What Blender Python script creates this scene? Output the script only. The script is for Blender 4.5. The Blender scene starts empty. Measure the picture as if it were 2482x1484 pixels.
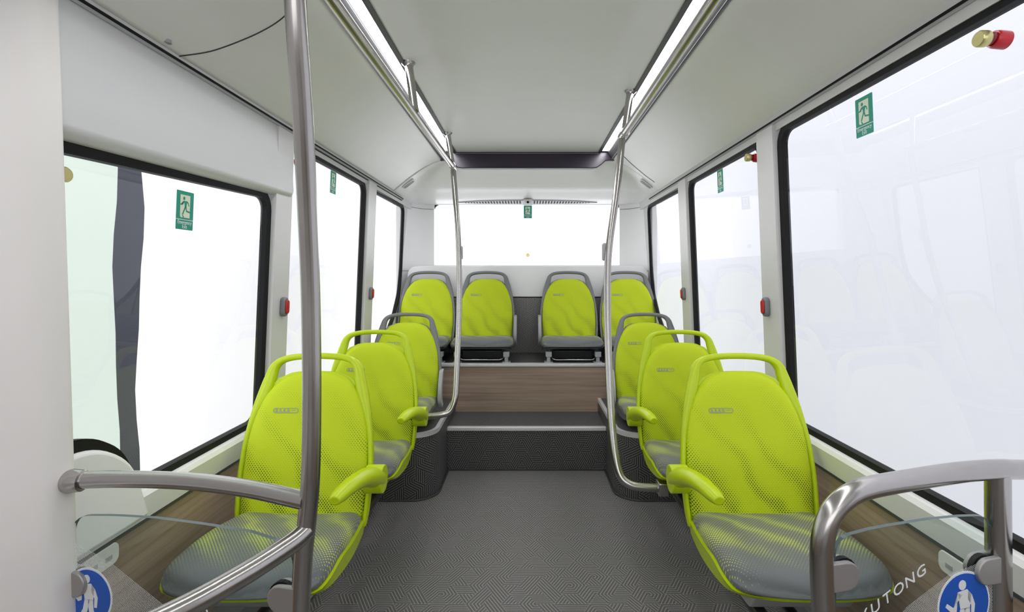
import bpy, bmesh, math, random
from mathutils import Vector, Matrix
random.seed(4)
PI = math.pi
sc = bpy.context.scene
C = sc.collection
IW, IH = 2482.0, 1484.0

# ------------------------------------------------------------------ camera, world, exposure
cd = bpy.data.cameras.new('camera'); cam = bpy.data.objects.new('camera', cd); C.objects.link(cam)
cam.location = (0, 0, 1.15); cam.rotation_euler = (PI/2, 0, 0)
cd.sensor_fit = 'HORIZONTAL'; cd.sensor_width = 36; cd.lens = 36*1234/IW
cd.shift_x = -37/IW; cd.shift_y = -74/IW; cd.clip_start = 0.02
sc.camera = cam
wd = bpy.data.worlds.new('world'); sc.world = wd; wd.use_nodes = True
wd.node_tree.nodes['Background'].inputs[0].default_value = (0.965, 0.975, 1.0, 1)
wd.node_tree.nodes['Background'].inputs[1].default_value = 1.35
STRIP = 14.0                      # emission of the two ceiling light strips
sc.view_settings.view_transform = 'Standard'; sc.view_settings.look = 'None'
sc.view_settings.gamma = 1; sc.view_settings.use_curve_mapping = False
sc.view_settings.exposure = 0.8

# ------------------------------------------------------------------ materials
class N:
    def __init__(s, name):
        s.m = bpy.data.materials.new(name); s.m.use_nodes = True; s.t = s.m.node_tree
        s.b = s.t.nodes['Principled BSDF']; s.out = s.t.nodes['Material Output']
    def nd(s, typ, **k):
        n = s.t.nodes.new(typ)
        for a, v in k.items(): setattr(n, a, v)
        return n
    def put(s, sock, v):
        if hasattr(v, 'is_output'): s.t.links.new(v, sock)
        else: sock.default_value = v
    def f(s, op, a, b=None, c=None):
        n = s.nd('ShaderNodeMath', operation=op)
        for i, v in enumerate((a, b, c)):
            if v is not None: s.put(n.inputs[i], v)
        return n.outputs[0]
    def mix(s, fac, a, b):
        n = s.nd('ShaderNodeMix', data_type='RGBA')
        s.put(n.inputs[0], fac); s.put(n.inputs[6], a if hasattr(a, 'is_output') else (*a, 1)); s.put(n.inputs[7], b if hasattr(b, 'is_output') else (*b, 1))
        return n.outputs[2]
    def uv(s, kind='UV'):
        tc = s.nd('ShaderNodeTexCoord'); sp = s.nd('ShaderNodeSeparateXYZ'); s.t.links.new(tc.outputs[kind], sp.inputs[0])
        return sp.outputs[0], sp.outputs[1], sp.outputs[2]
    def noise(s, x, y, z, scale=1.0, detail=3):
        cb = s.nd('ShaderNodeCombineXYZ')
        for i, v in enumerate((x, y, z)): s.put(cb.inputs[i], v)
        n = s.nd('ShaderNodeTexNoise'); n.inputs['Scale'].default_value = scale; n.inputs['Detail'].default_value = detail
        s.t.links.new(cb.outputs[0], n.inputs['Vector']); return n.outputs['Fac']
    def setp(s, **k):
        for a, v in k.items(): s.put(s.b.inputs[a.replace('_', ' ')], v)
        return s

def plain(name, col, rough=0.5, metal=0.0, spec=0.5, var=0.0):
    n = N(name); n.setp(Roughness=rough, Metallic=metal); n.b.inputs['Specular IOR Level'].default_value = spec
    if var:
        x, y, z = n.uv('Object'); k = n.noise(x, y, z, 9, 4)
        n.setp(Base_Color=n.mix(k, [c*(1-var) for c in col], [min(1, c*(1+var)) for c in col]))
    else: n.setp(Base_Color=(*col, 1))
    return n.m

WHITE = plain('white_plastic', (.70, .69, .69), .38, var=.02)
WHITE_LIT = plain('white_plastic_lit', (.92, .915, .915), .33, var=.02)  # brighter copy of the white plastic; window light put into its colour
HEADW = plain('header_grey_white', (.69, .69, .70), .36, var=.02)
CREAM = plain('warm_white_plastic', (.84, .81, .785), .4, var=.02)
CEIL = plain('ceiling_grey', (.82, .82, .79), .42, var=.02)
COVE = plain('cove_white', (.87, .865, .85), .24, var=.02)
BLACK = plain('black_rubber', (.008, .008, .009), .6, spec=.2)
GLOSSBLK = plain('gloss_aubergine_black', (.018, .008, .025), .28)
DGREY = plain('dark_grey_plastic', (.05, .052, .056), .4)
MGREY = plain('mid_grey_plastic', (.20, .205, .215), .38)
LGREY = plain('light_grey_plastic', (.42, .425, .435), .38)
LIMEP = plain('lime_plastic', (.53, .68, .002), .3)
STEEL = None
def steel():
    n = N('brushed_steel'); x, y, z = n.uv('Object')
    k = n.noise(x, y, z, 14, 3)
    n.setp(Base_Color=n.mix(k, (.44, .42, .405), (.50, .48, .465)), Metallic=1.0, Roughness=n.f('MULTIPLY_ADD', k, .06, .19))
    return n.m
STEEL = steel()
SATIN = plain('satin_steel', (.42, .40, .39), .5, .7)
ALU = plain('aluminium_edge', (.82, .82, .82), .38, .45)
DSTEEL = plain('dark_steel_tube', (.09, .09, .095), .3, .8)
RED = plain('red_plastic', (.55, .012, .02), .2)
DRED = plain('deep_red_plastic', (.22, .004, .012), .15)
GOLD = plain('brass_yellow', (.62, .56, .25), .25, .6)
GREEN = plain('sign_green', (.0, .30, .20), .5)
PALE = plain('sign_cream', (.74, .78, .62), .5)
BLUE = plain('sign_blue', (.01, .10, .52), .4)
PRINT = plain('white_print', (.82, .83, .83), .5)
LOGO = plain('grey_print', (.34, .38, .22), .5)

def carpet(name, dark, line):
    n = N(name); u, v, w = n.uv('UV')
    h = .054; s = .0624
    yy = n.f('DIVIDE', v, h); j = n.f('FLOOR', yy); fy = n.f('SUBTRACT', yy, j)
    xx = n.f('SUBTRACT', n.f('DIVIDE', u, s), n.f('MULTIPLY', yy, .5)); i = n.f('FLOOR', xx); fx = n.f('SUBTRACT', xx, i)
    up = n.f('LESS_THAN', n.f('ADD', fx, fy), 1.0)
    hsh = n.f('FRACT', n.f('MULTIPLY', n.f('SINE', n.f('ADD', n.f('MULTIPLY', i, 12.9898), n.f('ADD', n.f('MULTIPLY', j, 78.233), n.f('MULTIPLY', up, 4.7)))), 437.58))
    reg = n.f('FLOORED_MODULO', n.f('ADD', n.f('ADD', i, n.f('MULTIPLY', j, 2.0)), up), 3.0)
    rnd = n.f('FLOOR', n.f('MULTIPLY', hsh, 3.0))
    k = n.f('ADD', reg, n.f('MULTIPLY', n.f('GREATER_THAN', hsh, .62), rnd)); k = n.f('FLOORED_MODULO', k, 3.0)
    c0, c1, c2 = yy, xx, n.f('ADD', xx, yy)
    is1 = n.f('COMPARE', k, 1.0, .1); is2 = n.f('COMPARE', k, 2.0, .1)
    is0 = n.f('SUBTRACT', 1.0, n.f('ADD', is1, is2))
    c = n.f('ADD', n.f('MULTIPLY', is0, c0), n.f('ADD', n.f('MULTIPLY', is1, c1), n.f('MULTIPLY', is2, c2)))
    t = n.f('FRACT', n.f('MULTIPLY', c, 5.0))
    d = n.f('ABSOLUTE', n.f('SUBTRACT', t, .5))
    ln = n.f('SMOOTH_MIN', 1.0, n.f('MULTIPLY', n.f('GREATER_THAN', d, .37), 1.0), .01)
    sp = n.noise(u, v, 0.0, 420, 2); sp2 = n.f('MULTIPLY', n.f('GREATER_THAN', sp, .60), .35)
    fac = n.f('MINIMUM', n.f('ADD', n.f('MULTIPLY', ln, n.f('MULTIPLY_ADD', sp, .8, .35)), sp2), 1.0)
    n.setp(Base_Color=n.mix(fac, dark, line), Roughness=.55)
    bp = n.nd('ShaderNodeBump'); bp.inputs['Strength'].default_value = .25; bp.inputs['Distance'].default_value = .002
    n.t.links.new(fac, bp.inputs['Height']); n.t.links.new(bp.outputs[0], n.b.inputs['Normal'])
    return n.m
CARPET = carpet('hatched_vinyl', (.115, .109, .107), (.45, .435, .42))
CARPET_SHADED = carpet('hatched_vinyl_shaded', (.022, .022, .023), (.30, .29, .285))  # shaded copy of the same vinyl; weaker light put into a darker colour

def wood():
    n = N('walnut_laminate'); u, v, w = n.uv('UV')
    wob = n.noise(n.f('MULTIPLY', u, 1.4), n.f('MULTIPLY', v, 9.0), 0.0, 1, 2)
    v2 = n.f('ADD', v, n.f('MULTIPLY', wob, .03))
    g1 = n.noise(n.f('MULTIPLY', u, 1.2), n.f('MULTIPLY', v2, 55.0), 3.0, 1, 4)
    g2 = n.noise(n.f('MULTIPLY', u, 6.0), n.f('MULTIPLY', v2, 420.0), 7.0, 1, 3)
    k = n.f('ADD', n.f('MULTIPLY', g1, .7), n.f('MULTIPLY', g2, .3))
    cr = n.nd('ShaderNodeValToRGB'); n.t.links.new(k, cr.inputs[0])
    e = cr.color_ramp.elements; e[0].position = .3; e[0].color = (.25, .175, .13, 1); e[1].position = .72; e[1].color = (.50, .38, .295, 1)
    n.setp(Base_Color=cr.outputs[0], Roughness=.42); return n.m
WOOD = wood()

def dots(name, base, dot, axis, lower):
    """perforated upholstery: staggered dots that swell in diagonal waves"""
    n = N(name); x, y, z = n.uv('Object')
    u, v = (x, z) if axis == 'z' else (x, y)
    p = .0088
    rr = n.f('DIVIDE', v, p*.62); row = n.f('FLOOR', rr); fv = n.f('SUBTRACT', n.f('FRACT', rr), .5)
    uu = n.f('ADD', n.f('DIVIDE', u, p), n.f('MULTIPLY', n.f('FLOORED_MODULO', row, 2.0), .5)); fu = n.f('SUBTRACT', n.f('FRACT', uu), .5)
    d = n.f('SQRT', n.f('ADD', n.f('MULTIPLY', fu, fu), n.f('MULTIPLY', n.f('MULTIPLY', fv, .62), n.f('MULTIPLY', fv, .62))))
    nz = n.noise(u, v, 2.0, 7, 2)
    diag = n.f('ADD', n.f('MULTIPLY', u, 7.5), n.f('ADD', n.f('MULTIPLY', v, 6.0), n.f('MULTIPLY', nz, 1.1)))
    wv = n.f('MULTIPLY_ADD', n.f('SINE', n.f('MULTIPLY', diag, 2*PI)), .5, .5)
    wv = n.f('POWER', wv, 1.5)
    if axis == 'z': env = n.f('MINIMUM', n.f('MAXIMUM', n.f('MULTIPLY_ADD', v, -2.0, .98), .12), 1.0)
    else: env = n.f('MINIMUM', n.f('MAXIMUM', n.f('MULTIPLY_ADD', v, 6.0, 2.22), .0), 1.0)
    r = n.f('ADD', n.f('MULTIPLY', n.f('MULTIPLY', wv, env), .21 if axis == 'z' else .17), n.f('MULTIPLY', env, .08 if axis == 'z' else .15))
    on = n.f('LESS_THAN', d, r)
    fine = n.noise(u, v, z if axis == 'z' else 1.0, 900, 1)
    b = n.mix(fine, [c*.86 for c in base], [min(1, c*1.1) for c in base])
    n.setp(Base_Color=n.mix(n.f('MULTIPLY', on, .92), b, dot), Roughness=.62)
    n.b.inputs['Specular IOR Level'].default_value = .3
    n.b.inputs['Sheen Weight'].default_value = .08
    return n.m
LIMEF = dots('lime_perforated_fabric', (.58, .71, .012), (.05, .065, .012), 'z', 1)
GREYF = dots('grey_perforated_fabric', (.17, .18, .185), (.62, .72, .08), 'y', 1)

def glass(name, tint, boost=1.0):
    n = N(name); tr = n.nd('ShaderNodeBsdfTransparent'); tr.inputs[0].default_value = (*tint, 1)
    gl = n.nd('ShaderNodeBsdfGlossy'); gl.inputs['Roughness'].default_value = .0
    fr = n.nd('ShaderNodeFresnel'); fr.inputs[0].default_value = 1.45
    mx = n.nd('ShaderNodeMixShader'); geo = n.nd('ShaderNodeNewGeometry')
    n.t.links.new(n.f('MULTIPLY', n.f('MINIMUM', n.f('MULTIPLY', fr.outputs[0], boost), 1.0), n.f('SUBTRACT', 1.0, geo.outputs['Backfacing'])), mx.inputs[0])
    n.t.links.new(tr.outputs[0], mx.inputs[1]); n.t.links.new(gl.outputs[0], mx.inputs[2]); n.t.links.new(mx.outputs[0], n.out.inputs[0])
    return n.m
GLASS = glass('window_glass', (.985, .99, .99))
GEDGE = plain('glass_edge_teal', (.10, .15, .155), .3)
GLASSP = glass('partition_glass', (.93, .965, .96), .8)

def emit(name, col, s):
    n = N(name); e = n.nd('ShaderNodeEmission'); e.inputs[0].default_value = (*col, 1); e.inputs[1].default_value = s
    n.t.links.new(e.outputs[0], n.out.inputs[0]); return n.m
LED = emit('led_diffuser', (.97, .98, 1.0), STRIP)

def cloth(name, col, tr=.55):
    n = N(name); d = n.nd('ShaderNodeBsdfDiffuse'); d.inputs[0].default_value = (*[c*.9 for c in col], 1)
    t = n.nd('ShaderNodeBsdfTranslucent'); t.inputs[0].default_value = (*col, 1)
    mx = n.nd('ShaderNodeMixShader'); mx.inputs[0].default_value = tr
    n.t.links.new(d.outputs[0], mx.inputs[1]); n.t.links.new(t.outputs[0], mx.inputs[2]); n.t.links.new(mx.outputs[0], n.out.inputs[0]); return n.m
CLOTHW = cloth('white_backdrop_cloth', (.80, .79, .80), .7)
CLOTHR = cloth('lavender_white_cloth', (.60, .60, .635))
CLOTHG = cloth('pale_green_white_cloth', (.555, .62, .56), .62)

def frit():
    n = N('frit_dots'); u, v, w = n.uv('UV')
    p = .0027; r = n.f('DIVIDE', v, p); fv = n.f('SUBTRACT', n.f('FRACT', r), .5)
    fu = n.f('SUBTRACT', n.f('FRACT', n.f('DIVIDE', u, p)), .5)
    d = n.f('SQRT', n.f('ADD', n.f('MULTIPLY', fu, fu), n.f('MULTIPLY', fv, fv)))
    on = n.f('LESS_THAN', d, .30)
    n.setp(Base_Color=(.82, .83, .83, 1), Alpha=on, Roughness=.5); return n.m
FRIT = frit()
def perf():
    n = N('perforated_black'); x, y, z = n.uv('Object'); p = .008
    fu = n.f('SUBTRACT', n.f('FRACT', n.f('DIVIDE', x, p)), .5); fv = n.f('SUBTRACT', n.f('FRACT', n.f('DIVIDE', y, p)), .5)
    d = n.f('SQRT', n.f('ADD', n.f('MULTIPLY', fu, fu), n.f('MULTIPLY', fv, fv)))
    n.setp(Base_Color=n.mix(n.f('LESS_THAN', d, .3), (.03, .03, .034), (.004, .004, .004)), Roughness=.6); return n.m
PERF = perf()

# ------------------------------------------------------------------ mesh helpers
def obj(name, verts, faces, mat, parent=None, smooth=False, uv=None, boxuv=False, auto=None):
    me = bpy.data.meshes.new(name); me.from_pydata([tuple(v) for v in verts], [], faces); me.validate(); me.update()
    bm = bmesh.new(); bm.from_mesh(me); bmesh.ops.remove_doubles(bm, verts=bm.verts, dist=1e-6) if uv is None else None
    bmesh.ops.recalc_face_normals(bm, faces=bm.faces); 
    for f in bm.faces: f.smooth = smooth
    bm.to_mesh(me); bm.free()
    if uv is not None:
        l = me.uv_layers.new(name='UVMap')
        for lp in me.loops: l.data[lp.index].uv = uv[lp.vertex_index]
    if boxuv:
        l = me.uv_layers.new(name='UVMap')
        for p in me.polygons:
            nx, ny, nz = (abs(c) for c in p.normal)
            for li in p.loop_indices:
                c = me.vertices[me.loops[li].vertex_index].co
                l.data[li].uv = (c.x, c.y) if nz >= max(nx, ny) else ((c.x, c.z) if ny >= nx else (c.y, c.z))
    me.materials.append(mat)
    o = bpy.data.objects.new(name, me); C.objects.link(o)
    if parent: o.parent = parent
    if auto is not None:
        me.shade_smooth() if hasattr(me, 'shade_smooth') else None
        try: me.set_sharp_from_angle(angle=math.radians(auto))
        except Exception: pass
    return o

class MB:
    def __init__(s): s.v = []; s.f = []; s.u = []
    def add(s, v, f):
        b = len(s.v); s.v += [tuple(p) for p in v]; s.f += [[b+i for i in q] for q in f]; return s
    def box(s, x0, x1, y0, y1, z0, z1):
        v = [(x, y, z) for x in (x0, x1) for y in (y0, y1) for z in (z0, z1)]
        return s.add(v, [(0,1,3,2),(4,6,7,5),(0,4,5,1),(2,3,7,6),(0,2,6,4),(1,5,7,3)])
    def prism(s, poly, fn, a, b):
        """poly: 2D loop; fn(p, t) -> 3D; extruded from t=a to t=b"""
        n = len(poly); v = [fn(p, a) for p in poly] + [fn(p, b) for p in poly]
        return s.add(v, [list(range(n)), list(range(2*n-1, n-1, -1))] + [(i, (i+1) % n, n+(i+1) % n, n+i) for i in range(n)])
    def ring(s, outer, inner, fn, a, b):
        n = len(outer); v = []
        for lp, t in ((outer, a), (inner, a), (outer, b), (inner, b)): v += [fn(p, t) for p in lp]
        f = []
        for i in range(n):
            k = (i+1) % n
            f += [(i, k, n+k, n+i), (2*n+i, 3*n+i, 3*n+k, 2*n+k), (i, 2*n+i, 2*n+k, k), (n+i, n+k, 3*n+k, 3*n+i)]
        return s.add(v, f)
    def tube(s, pts, r, seg=14, caps=True, flat=1.0):
        pts = [Vector(p) for p in pts]; n = len(pts)
        rs = r if isinstance(r, (list, tuple)) else [r]*n
        t0 = (pts[1]-pts[0]).normalized(); up = Vector((0, 0, 1)) if abs(t0.z) < .9 else Vector((0, 1, 0))
        nr = t0.cross(up).normalized(); v = []; f = []
        for i, p in enumerate(pts):
            t = (pts[min(i+1, n-1)]-pts[max(i-1, 0)]).normalized()
            nr = (nr - t*nr.dot(t)).normalized(); bn = t.cross(nr)
            for k in range(seg):
                a = 2*PI*k/seg; v.append(p + nr*math.cos(a)*rs[i] + bn*math.sin(a)*rs[i]*flat)
        for i in range(n-1):
            for k in range(seg):
                a, b = i*seg+k, i*seg+(k+1) % seg; f.append((a, b, b+seg, a+seg))
        if caps: f += [list(range(seg))[::-1], list(range((n-1)*seg, n*seg))]
        return s.add(v, f)
    def cyl(s, p, q, r, seg=24): return s.tube([p, q], r, seg)
    def build(s, name, mat, parent=None, smooth=False, **k): return obj(name, s.v, s.f, mat, parent, smooth, **k)

def spline(pts, m=8):
    """Catmull-Rom through tuples of any length"""
    out = []; n = len(pts)
    for i in range(n-1):
        p0, p1, p2, p3 = pts[max(i-1, 0)], pts[i], pts[i+1], pts[min(i+2, n-1)]
        for k in range(m):
            t = k/m
            out.append(tuple(.5*((2*b)+(c-a)*t+(2*a-5*b+4*c-d)*t*t+(3*b-a-3*c+d)*t**3) for a, b, c, d in zip(p0, p1, p2, p3)))
    out.append(tuple(pts[-1])); return out
def fillet(pts, r, m=6):
    """polyline with rounded corners"""
    pts = [Vector(p) for p in pts]; out = [pts[0]]
    for i in range(1, len(pts)-1):
        a, b, c = pts[i-1], pts[i], pts[i+1]; rr = min(r, (a-b).length*.49, (c-b).length*.49)
        s, e = b+(a-b).normalized()*rr, b+(c-b).normalized()*rr
        for k in range(m+1):
            t = k/m; out.append(s*(1-t)**2 + b*2*t*(1-t) + e*t*t)
    out.append(pts[-1]); return out
def rrect(x0, x1, y0, y1, r, m=5):
    o = []
    rs = r if isinstance(r, (list, tuple)) else [r]*4
    for (cx, cy, a, q) in ((x1-rs[0], y1-rs[0], 0, rs[0]), (x0+rs[1], y1-rs[1], 90, rs[1]), (x0+rs[2], y0+rs[2], 180, rs[2]), (x1-rs[3], y0+rs[3], 270, rs[3])):
        for k in range(m+1):
            t = math.radians(a+90*k/m); o.append((cx+q*math.cos(t), cy+q*math.sin(t)))
    return o
def bevel(o, w, seg=3, ang=40):
    m = o.modifiers.new('bevel', 'BEVEL'); m.width = w; m.segments = seg; m.limit_method = 'ANGLE'; m.angle_limit = math.radians(ang)
    for p in o.data.polygons: p.use_smooth = True
    try: o.data.set_sharp_from_angle(angle=math.radians(50))
    except Exception: pass
    return o
def thing(name, label, cat, loc=(0, 0, 0), rot=(0, 0, 0), group=None):
    o = bpy.data.objects.new(name, None); C.objects.link(o); o.empty_display_size = .05
    o.location = loc; o.rotation_euler = rot; return tag(o, label, cat, group)
def tag(o, label, cat, group=None):
    o['label'] = label; o['category'] = cat
    if group: o['group'] = group
    return o
def struct(o, label=None, cat=None):
    o['kind'] = 'structure'
    if label: o['label'] = label
    if cat: o['category'] = cat
    return o
def dup(root, loc, rot=None, label=None, group=None):
    def cp(o, par):
        c = o.copy(); C.objects.link(c); c.parent = par
        for ch in o.children: cp(ch, c)
        return c
    r = cp(root, None); r.location = loc
    if rot is not None: r.rotation_euler = rot
    if label: r['label'] = label
    if group: r['group'] = group
    return r
def text_mesh(name, body, size, mat, parent, loc, rot, extrude=.0003, sx=1.0, shear=0.0):
    cu = bpy.data.curves.new(name, 'FONT'); cu.body = body; cu.size = size; cu.align_x = 'CENTER'; cu.align_y = 'CENTER'; cu.extrude = extrude; cu.resolution_u = 3; cu.shear = shear
    t = bpy.data.objects.new(name+'_tmp', cu); C.objects.link(t)
    bpy.context.view_layer.update()
    me = bpy.data.meshes.new_from_object(t.evaluated_get(bpy.context.evaluated_depsgraph_get()))
    bpy.data.objects.remove(t); me.name = name
    for v in me.vertices: v.co.x *= sx
    me.materials.clear(); me.materials.append(mat)
    o = bpy.data.objects.new(name, me); C.objects.link(o); o.parent = parent; o.location = loc; o.rotation_euler = rot; return o

# ------------------------------------------------------------------ the shell
# heights above the bus floor; the walls lean in slightly towards the roof
ZC = 2.0                                  # ceiling
Y0, YR = -1.5, 4.25                       # front of the shell, rear wall
def wx(z): return .98 - .043*(max(z, .635)-.635)/1.05
def W(s, z, inset=0.0): return s*(wx(z)-inset) - .01
SILL, HEAD = .635, 1.684

# floor with the two rear steps
fl = MB().box(-1.05, 1.05, Y0, 3.0, -.06, 0).build('floor', CARPET, boxuv=True); struct(fl, 'dark grey hatched vinyl bus floor', 'floor')
MB().box(-.475, .468, 3.0, 3.375, -.06, .252).build('step_tread', CARPET_SHADED, fl, boxuv=True)
MB().box(-.972, .972, 3.375, 4.2, 0, .560).build('rear_platform', CARPET_SHADED, fl, boxuv=True)
bevel(MB().box(-.473, .466, 2.992, 3.03, .235, .2555).build('step_nosing', ALU, fl), .003)
bevel(MB().box(-.972, .972, 3.350, 3.40, .549, .5685).build('platform_nosing', ALU, fl), .003)
riser = MB().box(-.972, .972, 3.36, 3.374, .252, .549).build('riser_panel', WOOD, fl, boxuv=True); riser['label'] = 'walnut laminate riser under the rear seats'
MB().box(-.475, .468, 2.996, 3.0, .0, .010).build('riser_bead', DGREY, fl)

def side_wall(s, name, wins):
    m = MB(); X = lambda z, o: W(s, z, -o)
    def slab(y0, y1, z0, z1, i0, i1):
        """slab that follows the lean; i0 inner inset, i1 outer offset"""
        v = [(W(s, z, i), y, z) for y in (y0, y1) for z, i in ((z0, i0), (z1, i0), (z1, -i1), (z0, -i1))]
        m.add(v, [(0,1,2,3), (7,6,5,4), (0,4,5,1), (1,5,6,2), (2,6,7,3), (3,7,4,0)])
    slab(Y0, YR+.1, -.06, SILL-.035, -.012, .03)
    slab(Y0, YR+.1, HEAD-.002, 2.06, .015, .012)
    ed = [Y0] + [e for w in wins for e in w[:2]] + [YR+.1]
    for k in range(0, len(ed), 2):
        if k == len(ed)-2: slab(ed[k], ed[k+1], SILL-.1, HEAD+.02, -.004, .02)
        else: slab(ed[k], ed[k+1], SILL-.06, HEAD+.02, .028 if k else -.004, .012 if k else .03)
    return m
def window(n, s, y0, y1, z0, z1, label, poly=None, rad=.045, fw=.03):
    fn = lambda p, t: (W(s, p[1], t), p[0], p[1])
    inner = poly or rrect(y0+fw, y1-fw, z0+fw, z1-fw, rad)
    cx = sum(p[0] for p in inner)/len(inner); cz = sum(p[1] for p in inner)/len(inner)
    # outer loop: push each point outward along the local normal
    outer = []
    L = len(inner)
    for i, p in enumerate(inner):
        a, b = Vector(inner[i-1]), Vector(inner[(i+1) % L]); d = (b-a)
        nn = Vector((d.y, -d.x)).normalized()
        if nn.dot(Vector((p[0]-cx, p[1]-cz))) < 0: nn = -nn
        outer.append((p[0]+nn.x*fw, p[1]+nn.y*fw))
    pane = MB().prism([(p[0]+(.5*(q[0]-p[0])), p[1]+.5*(q[1]-p[1])) for p, q in zip(inner, outer)], fn, -.002, .003).build('window_%d' % n, GLASS)
    struct(pane, label, 'window')
    MB().ring(outer, inner, fn, -.012, .012).build('frame', BLACK, pane)
    return pane

RW = [(.30, 1.87), (2.0, 2.90), (3.04, 3.90)]
LW = [(.93, 1.885), (2.01, 2.965), (3.11, 3.90)]
wr = struct(side_wall(1, 'wall_right', RW).build('wall_right', WHITE), 'white right side wall of the bus with slim window posts', 'wall')
ml = side_wall(-1, 'wall_left', LW)
wl = struct(ml.build('wall_left', WHITE), 'white left side wall of the bus with slim window posts', 'wall')
for s, w_, o in ((1, RW, wr), (-1, LW, wl)):
    # sill trim and wood panel
    fn = lambda p, t: (s*p[0]-.01, t, p[1])
    MB().prism([(.975, SILL-.022), (.955, SILL-.028), (.948, SILL-.04), (.962, SILL-.104), (.985, SILL-.104)], fn, Y0, 3.9).build('sill_trim', WHITE_LIT, o, auto=35)
    MB().prism([(.968, SILL-.107), (.968, .0), (.99, .0), (.99, SILL-.107)], fn, Y0, 3.375).build('wood_panel', WOOD, o, boxuv=True)
    MB().prism([(.960, SILL-.105), (.960, SILL-.112), (.985, SILL-.112), (.985, SILL-.105)], fn, Y0, 3.375).build('panel_seam', DGREY, o)
    MB().box(*sorted((s*.968-.01, s*.885-.01)), Y0, 2.6, 0, .10).build('heater_duct', MGREY, o)

def rearpoly(y0):
    pts = [(y0+.03, HEAD-.022), (3.875, HEAD-.022), (3.875, 1.18), (3.845, 1.01), (3.72, .86), (3.55, .74), (3.40, SILL+.03), (y0+.03, SILL+.03)]
    o = fillet(pts + [pts[0]], .05, 4)
    return [(p[0], p[1]) for p in [Vector((q[0], q[1])) for q in o]][:-1]
window(1, 1, *RW[0], SILL-.035, HEAD+.012, 'large front side window on the right with milky white view')
window(2, 1, *RW[1], SILL-.035, HEAD+.012, 'middle side window on the right wall between two white posts')
window(4, -1, *LW[0], SILL-.035, 1.452, 'low side window on the left under the white header box', poly=[(y, z-(.034*(1.86-y)/.9 if z > 1.2 else 0)) for y, z in rrect(.96, 1.855, SILL-.005, 1.432, .045)])
window(5, -1, *LW[1], SILL-.035, HEAD+.012, 'middle side window on the left wall behind the front pole')
for s, n, w_, lb in ((1, 3, RW[2], 'narrow rearmost side window on the right with a slanted lower corner'), (-1, 6, LW[2], 'narrow rearmost side window on the left with a slanted lower corner')):
    window(n, s, *w_, SILL, HEAD, lb, poly=[(a, b) for a, b in rearpoly(w_[0])], fw=.018)
    # white panel that fills the slanted lower rear corner
    fn = lambda p, t, s=s: (W(s, p[1], t), p[0], p[1])
    MB().prism([(3.92, 1.18), (3.885, 1.18), (3.855, 1.01), (3.74, .835), (3.56, .712), (3.40, .64), (3.40, .56), (3.92, .56)], fn, -.02, .004).build('corner_panel', WHITE_LIT, wr if s > 0 else wl)

# left header box above the low window
def hb(p, t):
    return (p[0]-.01, t, p[1])
prof = [(-.99, 1.735), (-.935, 1.735), (-.918, 1.715), (-.905, 1.48), (-.910, 1.462), (-.930, 1.452), (-.99, 1.452)]
hv = MB().prism(prof, lambda p, t: (p[0]-.01, t, p[1]-(.028*(2.0-t) if p[1] < 1.6 else 0)), .985, 2.005).build('header_box', HEADW, wl)
hv['label'] = 'white boxed header panel above the low left window'; bevel(hv, .014, 3, 30)
# white hump beside the low window with black gasket
hp = fillet([(1.0, .545, 0), (1.0, .772, 0), (1.13, .772, 0), (1.235, .70, 0), (1.29, .545, 0)], .06, 6)
fnh = lambda p, t: (t, p[0], p[1])
h1 = MB().prism([(p[0], p[1]) for p in hp], fnh, -.985, -.952).build('corner_housing', WHITE_LIT, wl); bevel(h1, .01)
hp2 = fillet([(1.0, .55, 0), (1.0, .80, 0), (1.115, .80, 0), (1.215, .735, 0), (1.27, .60, 0)], .05, 6)
MB().prism([(p[0], p[1]) for p in hp2], fnh, -.983, -.962).build('gasket', BLACK, wl)

# rear wall with window opening and rounded corner pillars
RX0, RX1, RZ0, RZ1 = -.778, .775, 1.236, 1.742
m = MB(); m.box(-1.05, 1.05, YR, YR+.08, 0, RZ0); m.box(-1.05, 1.05, YR, YR+.08, RZ1, 2.06)
m.box(-1.05, RX0, YR, YR+.08, RZ0, RZ1); m.box(RX1, 1.05, YR, YR+.08, RZ0, RZ1)
wb = struct(m.build('wall_back', WHITE_LIT), 'white rear wall of the bus around the rear window', 'wall')
pane = MB().prism(rrect(RX0-.02, RX1+.02, RZ0-.02, RZ1+.02, .03), lambda p, t: (p[0], t, p[1]), YR+.05, YR+.055).build('window_7', GLASS)
struct(pane, 'wide rear window above the back row of seats', 'window')
MB().ring(rrect(RX0-.03, RX1+.03, RZ0-.03, RZ1+.03, .06), rrect(RX0-.002, RX1+.002, RZ0-.002, RZ1+.002, [.05, .05, .004, .004]), lambda p, t: (p[0], t, p[1]), YR+.025, YR+.045).build('frame', GLOSSBLK, pane)
for s in (-1, 1):
    x1 = abs(RX0 if s < 0 else RX1)
    arc = [(x1+(.962-x1)*math.sin(PI/2*k/12), YR+.0-(YR-3.9)*(1-math.cos(PI/2*k/12))) for k in range(13)]
    poly = arc + [(1.0, 3.9), (1.0, YR+.02), (x1, YR+.02)]
    fn = lambda p, t: (s*p[0]-.005, p[1], t)
    for z0, z1 in ((.55, 1.187), (1.187, 1.702), (1.702, 1.80)):
        MB().prism(poly, fn, z0, z1).build('corner_pillar', WHITE_LIT, wb, auto=40)
    for z in (1.187, 1.702): MB().tube([(s*a-.005, b-.0005, z) for a, b in arc], .0022, 6).build('pillar_seam', MGREY, wb)
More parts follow.
